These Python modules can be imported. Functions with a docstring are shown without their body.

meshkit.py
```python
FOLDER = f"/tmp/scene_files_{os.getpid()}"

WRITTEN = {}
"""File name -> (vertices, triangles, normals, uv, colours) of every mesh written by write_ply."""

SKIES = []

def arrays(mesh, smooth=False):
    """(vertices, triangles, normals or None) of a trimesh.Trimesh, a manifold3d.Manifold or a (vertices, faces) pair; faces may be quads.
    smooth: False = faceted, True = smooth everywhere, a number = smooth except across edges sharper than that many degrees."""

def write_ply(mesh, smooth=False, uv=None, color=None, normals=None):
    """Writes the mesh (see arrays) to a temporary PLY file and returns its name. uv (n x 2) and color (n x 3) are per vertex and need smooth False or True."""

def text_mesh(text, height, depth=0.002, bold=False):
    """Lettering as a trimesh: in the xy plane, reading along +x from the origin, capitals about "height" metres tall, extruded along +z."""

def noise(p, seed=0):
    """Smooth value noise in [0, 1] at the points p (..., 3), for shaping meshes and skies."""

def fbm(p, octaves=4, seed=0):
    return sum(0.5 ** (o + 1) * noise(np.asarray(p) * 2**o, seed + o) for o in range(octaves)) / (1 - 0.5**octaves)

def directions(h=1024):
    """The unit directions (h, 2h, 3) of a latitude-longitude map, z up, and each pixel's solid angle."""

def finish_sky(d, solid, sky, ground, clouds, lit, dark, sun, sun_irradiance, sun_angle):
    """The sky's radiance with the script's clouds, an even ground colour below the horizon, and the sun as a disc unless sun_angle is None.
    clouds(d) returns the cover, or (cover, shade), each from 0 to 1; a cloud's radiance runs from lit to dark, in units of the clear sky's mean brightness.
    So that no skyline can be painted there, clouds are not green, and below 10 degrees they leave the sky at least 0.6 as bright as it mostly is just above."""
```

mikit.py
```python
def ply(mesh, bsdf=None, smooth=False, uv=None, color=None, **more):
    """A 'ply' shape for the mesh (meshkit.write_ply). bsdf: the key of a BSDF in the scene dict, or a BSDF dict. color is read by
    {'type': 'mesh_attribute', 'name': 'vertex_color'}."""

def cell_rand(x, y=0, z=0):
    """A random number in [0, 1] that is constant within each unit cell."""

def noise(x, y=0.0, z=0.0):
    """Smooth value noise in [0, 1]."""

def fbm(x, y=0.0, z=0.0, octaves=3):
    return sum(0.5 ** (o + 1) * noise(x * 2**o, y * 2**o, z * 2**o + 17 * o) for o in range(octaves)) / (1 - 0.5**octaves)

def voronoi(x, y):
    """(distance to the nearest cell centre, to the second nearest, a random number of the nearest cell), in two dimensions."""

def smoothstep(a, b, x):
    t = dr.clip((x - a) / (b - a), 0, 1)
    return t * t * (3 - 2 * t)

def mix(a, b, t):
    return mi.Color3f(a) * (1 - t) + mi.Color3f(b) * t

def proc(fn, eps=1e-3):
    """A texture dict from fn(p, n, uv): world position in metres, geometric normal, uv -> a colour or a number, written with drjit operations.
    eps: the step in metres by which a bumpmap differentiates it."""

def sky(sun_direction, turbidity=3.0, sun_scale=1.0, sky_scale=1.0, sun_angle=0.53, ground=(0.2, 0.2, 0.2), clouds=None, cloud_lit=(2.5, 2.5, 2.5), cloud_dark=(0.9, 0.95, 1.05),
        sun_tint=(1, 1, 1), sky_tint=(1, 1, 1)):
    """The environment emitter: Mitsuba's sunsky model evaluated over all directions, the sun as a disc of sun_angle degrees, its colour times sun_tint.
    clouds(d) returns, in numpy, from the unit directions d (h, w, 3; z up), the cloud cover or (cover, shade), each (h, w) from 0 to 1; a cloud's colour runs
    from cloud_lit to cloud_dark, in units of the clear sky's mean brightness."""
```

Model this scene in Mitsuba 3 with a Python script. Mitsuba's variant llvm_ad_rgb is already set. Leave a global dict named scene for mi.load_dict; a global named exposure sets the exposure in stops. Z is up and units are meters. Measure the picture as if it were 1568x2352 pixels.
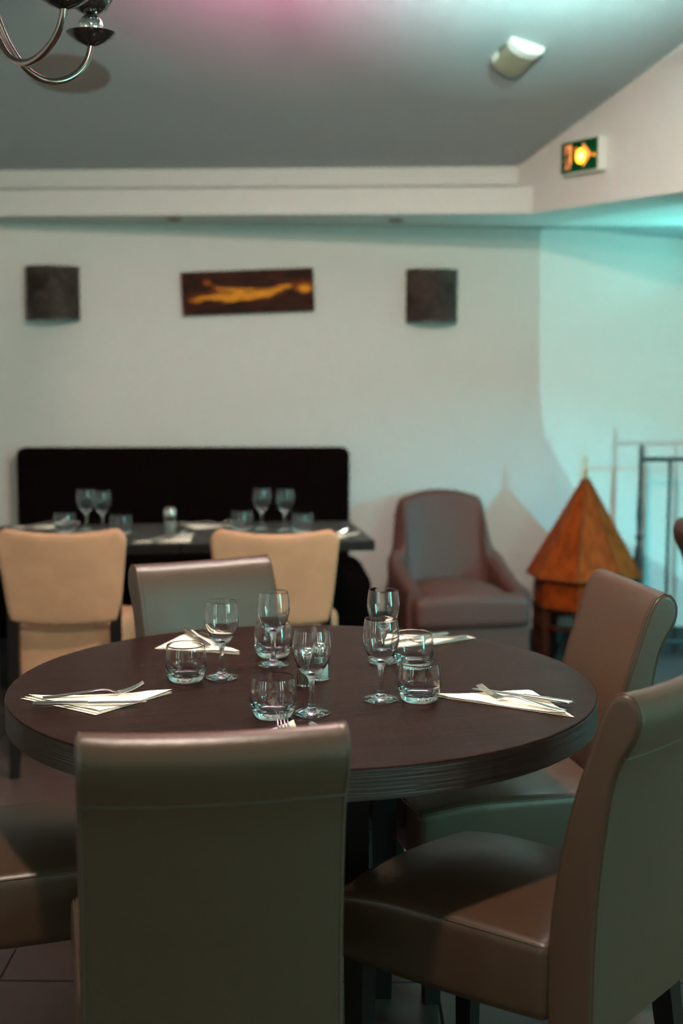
import math
import numpy as np
import trimesh
import drjit as dr
import mitsuba as mi
import mikit
import meshkit
from shapely.geometry import Polygon, LineString, Point, box as sbox
from shapely.ops import unary_union

T = mi.ScalarTransform4f
scene, labels = {}, {}
PI = math.pi

# ------------------------------------------------------------------ camera, exposure, lights
exposure = 3.0
PITCH, ROLL, EYE = 0.11314, 0.00367, (0.0, 0.0, 1.4145)
_f = np.array([0, math.cos(PITCH), -math.sin(PITCH)])
_u = np.cross([1.0, 0, 0], _f)
_r = np.array([1.0, 0, 0]) * math.cos(ROLL) + _u * math.sin(ROLL)
_u = np.cross(_r, _f)
scene['camera'] = {
    'type': 'thinlens', 'fov': math.degrees(2 * math.atan(784 / 3070.0)), 'fov_axis': 'x',
    'aperture_radius': 0.0095, 'focus_distance': 2.62, 'near_clip': 0.05, 'far_clip': 50.0,
    'to_world': T().look_at(origin=list(EYE), target=[EYE[0] + _f[0], EYE[1] + _f[1], EYE[2] + _f[2]], up=_u.tolist())}

# radiance (or, for spots, intensity) of each kind of light
LIGHT = {
    'pendant': (860, 690, 570),    # unseen shaded pendants, placed to light the tables and back wall
    'unseen_window_left': (9, 12, 10.5),     # unseen left windows, placed for streaks on the glasses
    'unseen_window_right': (10, 12.5, 11),      # unseen right windows near the camera, placed for streaks and sheen
    'unseen_window_side': (4, 24, 22),       # unseen right window, placed to light the chairs teal
    'pink': (30, 8.5, 14.5),        # unseen lamp, placed to tint the ceiling pink
    'stair': (3.7, 12, 11.6),           # unseen floodlight, placed to light the right of the back wall
    'side': (0.2, 15, 19),               # unseen spotlight, placed to light the lower wall and cast shadows
    'soffit': (1, 5.4, 5.1),            # unseen floodlight aimed at the underside of the lowered ceiling
    'wash': (36, 60, 56),            # unseen lamp, placed to colour the ceiling teal
}

LIGHT = {k: tuple(c / 2.0 ** exposure for c in v) for k, v in LIGHT.items()}

# ------------------------------------------------------------------ materials
proc, fbm, noise, smoothstep, mix, voronoi = mikit.proc, mikit.fbm, mikit.noise, mikit.smoothstep, mikit.mix, mikit.voronoi


def rgb(*c):
    return {'type': 'rgb', 'value': list(c)}


def mat(name, color, rough=0.5, metallic=0.0, spec=0.5, two=True, **more):
    b = {'type': 'principled', 'base_color': color if isinstance(color, dict) else rgb(*color), 'roughness': rough, 'metallic': metallic, 'specular': spec, **more}
    scene[name] = {'type': 'twosided', 'bsdf': b} if two else b
    return name


def bumped(name, color, fn, scale=1.0, eps=6e-4, rough=0.5, spec=0.5):
    b = {'type': 'principled', 'base_color': color if isinstance(color, dict) else rgb(*color), 'roughness': rough, 'specular': spec}
    scene[name] = {'type': 'twosided', 'bsdf': {'type': 'bumpmap', 'arbitrary': proc(fn, eps), 'scale': scale, 'bsdf': b}}
    return name


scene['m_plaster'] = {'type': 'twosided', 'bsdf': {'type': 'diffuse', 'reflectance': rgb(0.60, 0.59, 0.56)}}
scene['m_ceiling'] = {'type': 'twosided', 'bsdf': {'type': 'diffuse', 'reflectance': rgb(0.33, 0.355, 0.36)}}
mat('m_white_plastic', (0.72, 0.70, 0.64), 0.4)
mat('m_tan_plastic', (0.24, 0.215, 0.145), 0.5)
mat('m_dark_gap', (0.03, 0.028, 0.025), 0.7)
scene['m_black_leather'] = {'type': 'twosided', 'bsdf': {'type': 'diffuse', 'reflectance': rgb(0.0045, 0.0025, 0.0022)}}
mat('m_black_wood', (0.007, 0.005, 0.0045), 0.4, spec=0.3)
mat('m_black_gloss', (0.008, 0.007, 0.007), 0.12, spec=0.6)
mat('m_black_iron', (0.02, 0.02, 0.02), 0.45, spec=0.4)
mat('m_steel', (0.78, 0.75, 0.70), 0.16, 1.0)
mat('m_chrome', (0.80, 0.74, 0.70), 0.07, 1.0)
mat('m_bronze_steel', (0.30, 0.235, 0.20), 0.16, 1.0)
mat('m_brass', (0.62, 0.42, 0.18), 0.3, 1.0)
mat('m_napkin', (0.82, 0.76, 0.67), 0.85, spec=0.1)
mat('m_speaker', (0.17, 0.135, 0.12), 0.8)
mat('m_grout', (0.05, 0.042, 0.04), 0.8)
mat('m_baseboard', (0.03, 0.03, 0.03), 0.5)
mat('m_pepper', (0.16, 0.12, 0.09), 0.8)
mat('m_salt', (0.78, 0.76, 0.72), 0.8)
mat('m_orange_wood', (0.14, 0.035, 0.008), 0.6, spec=0.1)
mat('m_dark_red_wood', (0.045, 0.012, 0.005), 0.6, spec=0.1)
scene['m_glass'] = {'type': 'dielectric', 'int_ior': 1.5, 'ext_ior': 1.0}
bumped('m_leather', (0.060, 0.031, 0.018), lambda p, n, uv: 0.00028 * fbm(p.x * 260, p.y * 260, p.z * 260, 2), rough=0.37, spec=0.5)
bumped('m_leather_brown', (0.05, 0.026, 0.018), lambda p, n, uv: 0.00028 * fbm(p.x * 250, p.y * 250, p.z * 250, 2), rough=0.45, spec=0.2)
mat('m_thread', (0.030, 0.017, 0.011), 0.7)
mat('m_seam', (0.058, 0.034, 0.022), 0.45)
scene['m_armchair'] = {'type': 'twosided', 'bsdf': {'type': 'principled', 'base_color': rgb(0.105, 0.042, 0.031), 'roughness': 0.55, 'specular': 0.4}}
mat('m_beige', proc(lambda p, n, uv: mix((0.46, 0.262, 0.155), (0.51, 0.29, 0.175), smoothstep(0.3, 0.7, fbm(p.x * 14, p.y * 14, p.z * 14, 3)))), 0.8, spec=0.15, sheen=0.3)


def wood_fn(p, n, uv):
    x = p.x * 0.94 + p.y * 0.34
    y = p.y * 0.94 - p.x * 0.34
    g = fbm(x * 9, y * 170, p.z * 260, 3)
    return mix((0.013, 0.0046, 0.0034), (0.020, 0.0074, 0.0058), smoothstep(0.25, 0.75, g))


def wood_rough(p, n, uv):
    x = p.x * 0.94 + p.y * 0.34
    y = p.y * 0.94 - p.x * 0.34
    return 0.27 + 0.12 * fbm(x * 12, y * 240, p.z * 260, 2)


mat('m_wenge', proc(wood_fn), proc(wood_rough), spec=0.04)


def wood_edge(p, n, uv):
    a = dr.atan2(p.y - 2.72, p.x + 0.078)
    return 0.0009 * fbm(a * 6, p.z * 520, 3.0, 2)


bumped('m_wenge_edge', (0.032, 0.024, 0.021), wood_edge, eps=8e-4, rough=0.33, spec=0.35)


def tile_fn(p, n, uv):
    return mix((0.05, 0.031, 0.027), (0.072, 0.047, 0.041), fbm(p.x * 7, p.y * 7, 0.0, 4))


mat('m_tile', proc(tile_fn), 0.38, spec=0.4)

# ------------------------------------------------------------------ mesh helpers
cat = trimesh.util.concatenate


def tm(v, f):
    f = np.asarray(f)
    if f.shape[1] == 4:
        f = np.vstack([f[:, [0, 1, 2]], f[:, [0, 2, 3]]])
    return trimesh.Trimesh(np.asarray(v, float), f, process=False)


def grid_faces(n, m, close_n=False, close_m=False):
    i, j = np.meshgrid(np.arange(n if close_n else n - 1), np.arange(m if close_m else m - 1), indexing='ij')
    a, b = i * m + j, ((i + 1) % n) * m + j
    c, d = ((i + 1) % n) * m + (j + 1) % m, i * m + (j + 1) % m
    return np.stack([a, b, c, d], -1).reshape(-1, 4)


def lathe(profile, n=48, z0=0.0):
    """Profile (r, z) from bottom axis round the outside and back to the axis."""
    p = np.asarray(profile, float)
    a = np.arange(n) * 2 * PI / n
    v = np.stack([np.outer(np.cos(a), p[:, 0]), np.outer(np.sin(a), p[:, 0]), np.tile(p[:, 1] + z0, (n, 1))], -1).reshape(-1, 3)
    m = trimesh.Trimesh(v, tm(v, grid_faces(n, len(p), close_n=True)).faces, process=True)
    m.update_faces(m.nondegenerate_faces())
    return m


def smooth_curve(pts, n=40, closed=False):
    from scipy.interpolate import CubicSpline
    p = np.asarray(pts, float)
    d = np.r_[0, np.cumsum(np.linalg.norm(np.diff(p, axis=0), axis=1))]
    return CubicSpline(d, p)(np.linspace(0, d[-1], n))


def tube(points, radius, sides=8, cap=True):
    p = np.asarray(points, float)
    r = np.broadcast_to(radius, (len(p),))
    t = np.gradient(p, axis=0)
    t /= np.linalg.norm(t, axis=1, keepdims=True) + 1e-12
    a = np.cross(t[0], [0, 0, 1] if abs(t[0][2]) < 0.9 else [1, 0, 0])
    frames = []
    for k in range(len(p)):
        a = a - t[k] * (a @ t[k])
        a /= np.linalg.norm(a)
        frames.append((a, np.cross(t[k], a)))
    ang = np.arange(sides) * 2 * PI / sides
    v = np.vstack([p[k] + r[k] * (np.cos(ang)[:, None] * A + np.sin(ang)[:, None] * B) for k, (A, B) in enumerate(frames)])
    f = tm(v, grid_faces(len(p), sides, close_m=True)).faces
    if cap:
        v = np.vstack([v, p[0], p[-1]])
        i = np.arange(sides)
        n0 = len(v) - 2
        f = np.vstack([f, np.stack([i * 0 + n0, (i + 1) % sides, i], 1)[:, ::-1], np.stack([i * 0 + n0 + 1, (len(p) - 1) * sides + i, (len(p) - 1) * sides + (i + 1) % sides], 1)[:, ::-1]])
    m = tm(v, f)
    m.fix_normals()
    return m


def rbox(sx, sy, sz, r=0.005, k=3, center=(0, 0, 0), sub=1, warp=None):
    """Box with rounded edges; sub divides the flats so that warp(v) can bend them."""
    hs = np.array([sx, sy, sz]) / 2
    r = min(r, hs.min() * 0.999)

    def axis(h):
        c = h - r + r * np.sin(np.linspace(0, PI / 2, k + 1))
        mid = np.linspace(-(h - r), h - r, sub + 1)
        return np.unique(np.round(np.r_[-c[::-1], mid, c], 9))
    parts = []
    for ax in range(3):
        b, c = (ax + 1) % 3, (ax + 2) % 3
        gb, gc = axis(hs[b]), axis(hs[c])
        B, C = np.meshgrid(gb, gc, indexing='ij')
        for s in (-1, 1):
            v = np.zeros((B.size, 3))
            v[:, ax], v[:, b], v[:, c] = s * hs[ax], B.ravel(), C.ravel()
            f = grid_faces(len(gb), len(gc))
            parts.append(tm(v, f if s > 0 else f[:, ::-1]))
    m = cat(parts)
    inner = np.clip(m.vertices, -hs + r, hs - r)
    d = m.vertices - inner
    # map the cube shell on the sphere of each edge and corner
    L = np.linalg.norm(d, axis=1, keepdims=True)
    v = inner + d / np.maximum(L, 1e-12) * np.minimum(r, np.where(L > 0, r, 0))
    m = trimesh.Trimesh(v, m.faces, process=False)
    m.merge_vertices()
    m.update_faces(m.nondegenerate_faces())
    if warp is not None:
        m.vertices = warp(np.array(m.vertices))
    m.apply_translation(center)
    return m


def box(x0, x1, y0, y1, z0, z1):
    m = trimesh.creation.box((x1 - x0, y1 - y0, z1 - z0))
    m.apply_translation(((x0 + x1) / 2, (y0 + y1) / 2, (z0 + z1) / 2))
    return m


def prism(poly, z0, z1):
    geoms = getattr(poly, 'geoms', [poly])
    ms = [trimesh.creation.extrude_polygon(g, z1 - z0, engine='earcut') for g in geoms]
    m = cat(ms)
    m.apply_translation((0, 0, z0))
    return m


def beam(a, b, w, h=None, w2=None):
    """Square bar from a to b, tapering to w2."""
    a, b = np.asarray(a, float), np.asarray(b, float)
    h, w2 = h or w, w2 or w
    t = (b - a) / np.linalg.norm(b - a)
    x = np.cross(t, [0, 1, 0] if abs(t[1]) < 0.9 else [1, 0, 0])
    x /= np.linalg.norm(x)
    y = np.cross(t, x)
    c = [(-1, -1), (1, -1), (1, 1), (-1, 1)]
    v = [a + x * i * w / 2 + y * j * h / 2 for i, j in c] + [b + x * i * w2 / 2 + y * j * h * w2 / w / 2 for i, j in c]
    m = tm(v, [[0, 1, 5, 4], [1, 2, 6, 5], [2, 3, 7, 6], [3, 0, 4, 7], [3, 2, 1, 0], [4, 5, 6, 7]])
    m.fix_normals()
    return m


def moved(m, x=0, y=0, z=0, rz=0):
    m = m.copy()
    if rz:
        m.apply_transform(trimesh.transformations.rotation_matrix(rz, (0, 0, 1)))
    m.apply_translation((x, y, z))
    return m


# ------------------------------------------------------------------ naming
def numbered(key):
    if key not in _used:
        _used.add(key)
        return key
    k = 1
    while f'{key}_{k:03d}' in _used:
        k += 1
    _used.add(f'{key}_{k:03d}')
    return f'{key}_{k:03d}'


_used = set()


def put(key, shape, matrix=None):
    key = numbered(key)
    scene[key] = {**shape, 'to_world': matrix} if matrix is not None else dict(shape)
    return key


def tag(key, label=None, category=None, group=None, kind=None):
    labels[key] = {k: v for k, v in (('label', label), ('category', category), ('group', group), ('kind', kind)) if v}
    return key


def thing(name, label, category, parts, at=(0, 0, 0), rz=0.0, group=None, matrix=None):
    """parts: list of (path under the thing, shape dict, part label or None)."""
    key = numbered(name)
    tag(key, label, category, group)
    m = matrix if matrix is not None else T().translate(list(at)).rotate([0, 0, 1], math.degrees(rz))
    for path, shape, plabel in parts:
        if path == '':
            scene[key] = {**shape, 'to_world': m}
            continue
        k = put(f'{key}__{path}', shape, m)
        if plabel:
            labels[k] = {'label': plabel}
        if path.endswith('stitching'):
            labels[k] = {'kind': 'stuff'}
    return key


def single(name, label, category, shape, at=(0, 0, 0), rz=0.0, group=None):
    return thing(name, label, category, [('', shape, None)], at, rz, group)


def struct(name, mesh, m, label, smooth=False):
    scene[name] = mikit.ply(mesh, m, smooth)
    _used.add(name)
    tag(name, label, None, None, 'structure')
    return name


# ------------------------------------------------------------------ room
SL = 0.07                                   # the back wall runs slightly away to the right
_n = math.hypot(1, SL)
WALL_RZ = math.atan(SL)


def wp(u, d, z=0.0):
    """Point u along the back wall, d in front of it."""
    return np.array([(u + SL * d) / _n, 6.33 + (SL * u - d) / _n, z])


X0, X1, Y0 = -2.8, 3.3, -2.6
ZS = 2.04                                    # underside of the lowered ceiling
LOWF = lambda x: 5.996 - 0.079 * (x + 1.508)   # noqa: E731  front line of the lowered ceiling
CORNER = np.array([0.809, 5.813])
BD = np.array([0.5137, -0.858])              # direction of the bulkhead
BN = np.array([-0.858, -0.5137])             # its visible side
END = CORNER + BD * ((X1 - CORNER[0]) / BD[0])


def poly(*pts):
    return Polygon([tuple(p[:2]) for p in pts])


struct('wall_back', prism(poly(wp(-3.1, 0), wp(3.6, 0), wp(3.6, -0.12), wp(-3.1, -0.12)), 0, 2.42), 'm_plaster', 'plain white plaster back wall behind the banquette')
struct('wall_left', box(X0 - 0.12, X0, Y0, 6.5, 0, 3.1), 'm_plaster', 'white plaster side wall')
struct('wall_right', box(X1, X1 + 0.12, Y0, 6.7, 0, 3.1), 'm_plaster', 'white plaster side wall with the unseen windows')
struct('wall_front', box(X0 - 0.12, X1 + 0.12, Y0 - 0.12, Y0, 0, 3.1), 'm_plaster', 'white plaster wall at the near end of the room')
# lowered ceiling along the back wall, its second step and the bulkhead that carries the exit sign
low = poly(wp(-3.1, 0), wp(3.6, 0), END + (0.4, 0), END, CORNER, (X0 - 0.1, LOWF(X0 - 0.1)))
struct('trim_1', prism(low, ZS, 2.153), 'm_plaster', 'lower white step of the ceiling cornice')
up = poly(wp(-3.1, -0.05), (0.757, 6.5), (0.757, 5.90), (X0 - 0.1, LOWF(X0 - 0.1) + 0.085))
struct('trim_2', prism(up, 2.169, 2.40), 'm_plaster', 'upper set back white step of the ceiling cornice')  # raised above the lower step so the gap draws its shadow line
P0 = CORNER - BD * 0.9
off = -BN * 0.14
struct('wall_bulkhead', prism(poly(P0, END + BD * 0.3, END + BD * 0.3 + off, P0 + off), ZS, 3.1), 'm_plaster', 'slanting white bulkhead wall above the stairs')
# sloped ceiling
CZ, CS, ZF = 2.247, 0.42, 3.0


def ceil_y(z, x):
    """Where the sloping ceiling has height z."""
    return 5.962 - 0.079 * x - (z - CZ) / CS


xa, xb = X0 - 0.2, X1 + 0.2
cv_ = []
for x in (xa, xb):
    for dz in (0.0, 0.12):
        cv_ += [(x, 6.75, CZ - (6.75 - ceil_y(CZ, x)) * CS + dz), (x, ceil_y(ZF, x) + 0.3 * dz, ZF + dz), (x, Y0 - 0.1, ZF + dz)]
cm = tm(cv_, [[0, 6, 7, 1], [1, 7, 8, 2], [3, 4, 10, 9], [4, 5, 11, 10], [0, 3, 9, 6], [2, 8, 11, 5], [0, 1, 4, 3], [1, 2, 5, 4], [6, 9, 10, 7], [7, 10, 11, 8]])
cm.fix_normals()
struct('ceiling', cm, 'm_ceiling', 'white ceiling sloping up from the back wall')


def on_ceiling(x, y, drop=0.0):
    z = min(ZF, CZ + CS * (ceil_y(CZ, x) - y))
    return np.array([x, y, z]) + np.array([0, -CS, -1]) / math.hypot(1, CS) * drop


# cornice strip with a dark gap where the lowered ceiling meets the wall
struct('trim_3', prism(poly(wp(-3.0, 0), wp(1.49, 0), wp(1.49, 0.014), wp(-3.0, 0.014)), ZS - 0.026, ZS - 0.010), 'm_plaster', 'thin white cornice strip under the lowered ceiling')
struct('trim_4', prism(poly(wp(1.49, 0), wp(3.4, 0), wp(3.4, 0.022), wp(1.49, 0.022)), ZS - 0.018, ZS - 0.0005), 'm_plaster', 'thin white cornice strip at the right end of the wall')
struct('baseboard_back', prism(poly(wp(-3.0, 0), wp(3.5, 0), wp(3.5, 0.015), wp(-3.0, 0.015)), 0, 0.125), 'm_baseboard', 'dark baseboard along the back wall')
# floor: slab and separate tiles
struct('floor', box(X0 - 0.12, X1 + 0.12, Y0 - 0.12, 6.8, -0.1, -0.004), 'm_grout', 'dark brown tiled floor')
tile = mikit.ply(rbox(0.494, 0.494, 0.012, 0.002, 1, center=(0, 0, -0.006)), 'm_tile', 30)
for i in range(12):
    for j in range(18):
        cx, cy = X0 + 0.27 + 0.5 * i, Y0 + 0.27 + 0.5 * j
        if cy + 0.25 < wp(cx - 0.25, 0)[1]:
            put('floor__tile', tile, T().translate([cx, cy, 0]))

# unseen windows in the side walls, placed for streaks, sheen and teal light
scene['m_pane'] = {'type': 'diffuse', 'reflectance': rgb(0.3, 0.3, 0.3)}


def window(name, x, y0, y1, z0, z1, side, light, label):
    t, d = 0.05, 0.05
    xs = (x, x + side * d)
    a, b = min(xs), max(xs)
    frame = cat([box(a, b, y0 - t, y0, z0 - t, z1 + t), box(a, b, y1, y1 + t, z0 - t, z1 + t), box(a, b, y0, y1, z0 - t, z0), box(a, b, y0, y1, z1, z1 + t),
                 box(a, b, y0, y1, (z0 + z1) / 2 - 0.02, (z0 + z1) / 2 + 0.02)])
    struct(name, frame, 'm_white_plastic', label)
    xp = x + side * 0.012
    for q, (c0, c1) in enumerate(((z0, (z0 + z1) / 2 - 0.02), ((z0 + z1) / 2 + 0.02, z1))):
        v = [[xp, y0, c0], [xp, y1, c0], [xp, y1, c1], [xp, y0, c1]]
        f = [[0, 1, 2, 3]] if side > 0 else [[3, 2, 1, 0]]
        put(name + '__pane', {**mikit.ply(tm(v, f), 'm_pane'), 'emitter': {'type': 'area', 'radiance': rgb(*light), 'sampling_weight': 0.5}})


window('window_1', X0, -1.25, -0.93, 0.75, 2.3, 1, LIGHT['unseen_window_left'], 'unseen tall window in the left wall')
window('window_2', X0, 0.36, 0.46, 0.75, 2.3, 1, LIGHT['unseen_window_left'], 'unseen narrow window in the left wall')
window('window_3', X1, -1.60, -1.25, 0.75, 2.3, -1, LIGHT['unseen_window_right'], 'unseen tall window in the right wall')
window('window_4', X1, -0.25, 0.05, 0.75, 2.3, -1, LIGHT['unseen_window_right'], 'unseen narrow window in the right wall')
window('window_5', X1, 0.60, 1.10, 0.40, 2.35, -1, LIGHT['unseen_window_side'], 'unseen tall window in the right wall giving teal light')

# unseen pendants; the dome shades keep their light off the ceiling
PZ = 2.50
bulb_ = moved(trimesh.creation.icosphere(3, 0.062), 0, 0, PZ)
dome = lathe([(0.182, PZ - 0.004), (0.176, PZ + 0.030), (0.150, PZ + 0.075), (0.105, PZ + 0.115), (0.05, PZ + 0.140), (0.0, PZ + 0.145), (0.0, PZ + 0.142), (0.05, PZ + 0.137), (0.104, PZ + 0.112), (0.148, PZ + 0.073), (0.173, PZ + 0.029), (0.179, PZ - 0.004), (0.182, PZ - 0.004)], 48)
cord = lathe([(0, PZ + 0.144), (0.025, PZ + 0.144), (0.025, PZ + 0.185), (0.006, PZ + 0.20), (0.006, ZF - 0.02), (0.045, ZF - 0.015), (0.045, ZF), (0, ZF)], 20)
socket = lathe([(0, PZ + 0.061), (0.014, PZ + 0.061), (0.018, PZ + 0.075), (0.018, PZ + 0.143), (0, PZ + 0.143)], 20)
for x, y, w in ((-0.20, 1.75, 'near one'), (0.30, 3.35, 'far one')):
    thing('unseen_pendant_lamp', f'unseen lit pendant lamp with dark dome shade above the near side of the room, {w}', 'lamp',
          [('bulb', {**mikit.ply(bulb_, 'm_pane', True), 'emitter': {'type': 'area', 'radiance': rgb(*LIGHT['pendant']), 'sampling_weight': 4.0}}, 'lit bulb'), ('socket', mikit.ply(socket, 'm_black_iron', 40), None),
           ('shade', mikit.ply(dome, 'm_black_iron', 40), 'dark dome shade'), ('cord', mikit.ply(cord, 'm_bronze_steel', 40), None)], (x, y, 0), group='unseen pendant lamps')


def floodlight(name, pos, target, intensity, beam_w, cutoff, label):  # cans stand out of view, placed to light wall and lowered ceiling
    pos, target = np.array(pos, float), np.array(target, float)
    d = (target - pos) / np.linalg.norm(target - pos)
    m = T().look_at(origin=pos.tolist(), target=target.tolist(), up=[0, 0, 1])
    can = lathe([(0.0, -0.13), (0.05, -0.13), (0.062, -0.11), (0.062, 0.02), (0.058, 0.02), (0.056, -0.02), (0.0, -0.02)], 28)
    key = thing(name, label, 'spotlight', [('can', mikit.ply(can, 'm_black_iron', 40), None)], matrix=m)
    stand = cat([tube([pos - d * 0.05 - (0, 0, 0.05), (pos[0] - d[0] * 0.05, pos[1] - d[1] * 0.05, 0.02)], 0.012), moved(trimesh.creation.cylinder(0.10, 0.02, sections=24), pos[0] - d[0] * 0.05, pos[1] - d[1] * 0.05, 0.01)])
    put(key + '__stand', mikit.ply(stand, 'm_black_iron'))
    scene['light_' + key] = {'type': 'spot', 'intensity': rgb(*intensity), 'beam_width': beam_w, 'cutoff_angle': cutoff, 'to_world': m}


floodlight('unseen_stair_floodlight', (2.25, 3.5, 0.28), (2.65, 6.0, 1.60), LIGHT['stair'], 40.0, 62.0, 'unseen small black floodlight on the floor by the stairs')
# an unseen flap keeps the light off the left part of the wall
src = np.array([2.25, 3.5, 0.28])
shadow_flap = [wp(u, 0, z) for u, z in ((0.90, 6.0), (0.931, 2.02), (0.944, 1.268), (0.972, 1.06), (1.105, 0.83), (1.30, 0.60), (1.75, 0.30), (2.2, -0.6), (-3.0, -0.6), (-3.0, 6.0))]
fv = np.array([src + (q - src) * t for t in (0.085, 0.086) for q in shadow_flap])
nf = len(shadow_flap)
ff = trimesh.creation.triangulate_polygon(Polygon([(q[0], q[2]) for q in shadow_flap]), engine='earcut')[1] % nf
fm = trimesh.Trimesh(fv, np.vstack([ff, ff[:, ::-1] + nf] + [[k, (k + 1) % nf, (k + 1) % nf + nf] for k in range(nf)] + [[k, (k + 1) % nf + nf, k + nf] for k in range(nf)]), process=False)
fm.fix_normals()
put('unseen_stair_floodlight__shadow_flap', mikit.ply(fm, 'm_black_iron'))
floodlight('unseen_stand_spotlight', (3.15, 4.50, 1.42), (0.50, 6.37, -0.20), LIGHT['side'], 12.0, 25.0, 'unseen black spotlight on a slim floor stand by the stairs')
floodlight('unseen_soffit_floodlight', (2.16, 6.24, 1.58), (1.15, 5.82, 2.04), LIGHT['soffit'], 18.0, 40.0, 'unseen black floodlight on a slim stand by the railing, aimed at the lowered ceiling')


def unseen_uplight(pos, light, label):
    """An unseen small can on a thin rod, placed to colour the ceiling."""
    x, y, z = pos
    can = lathe([(0, -0.10), (0.030, -0.10), (0.036, -0.09), (0.036, -0.004), (0.032, -0.004), (0.031, -0.02), (0, -0.02)], 24)
    key = thing('unseen_uplight', label, 'spotlight', [('can', mikit.ply(can, 'm_black_iron', 40), None), ('rod', mikit.ply(tube([(-0.045, 0, -0.05), (-0.045, 0, on_ceiling(x - 0.045, y)[2] - z)], 0.005), 'm_black_iron', 40), None),
                                                  ('bracket', mikit.ply(box(-0.05, -0.03, -0.008, 0.008, -0.06, -0.04), 'm_black_iron'), None)], pos, group='unseen uplights under the ceiling')
    scene['light_' + key] = {'type': 'spot', 'intensity': rgb(*light), 'beam_width': 30.0, 'cutoff_angle': 60.0, 'to_world': T().look_at(origin=[x, y, z], target=[x, y + 0.75, z + 1.0], up=[0, 1, 0])}


unseen_uplight((0.68, 3.85, 2.62), LIGHT['wash'], 'unseen small black lamp with teal light on a rod under the ceiling')
unseen_uplight((-0.20, 3.85, 2.62), LIGHT['pink'], 'unseen small black lamp with pink light on a rod under the ceiling')

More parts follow.
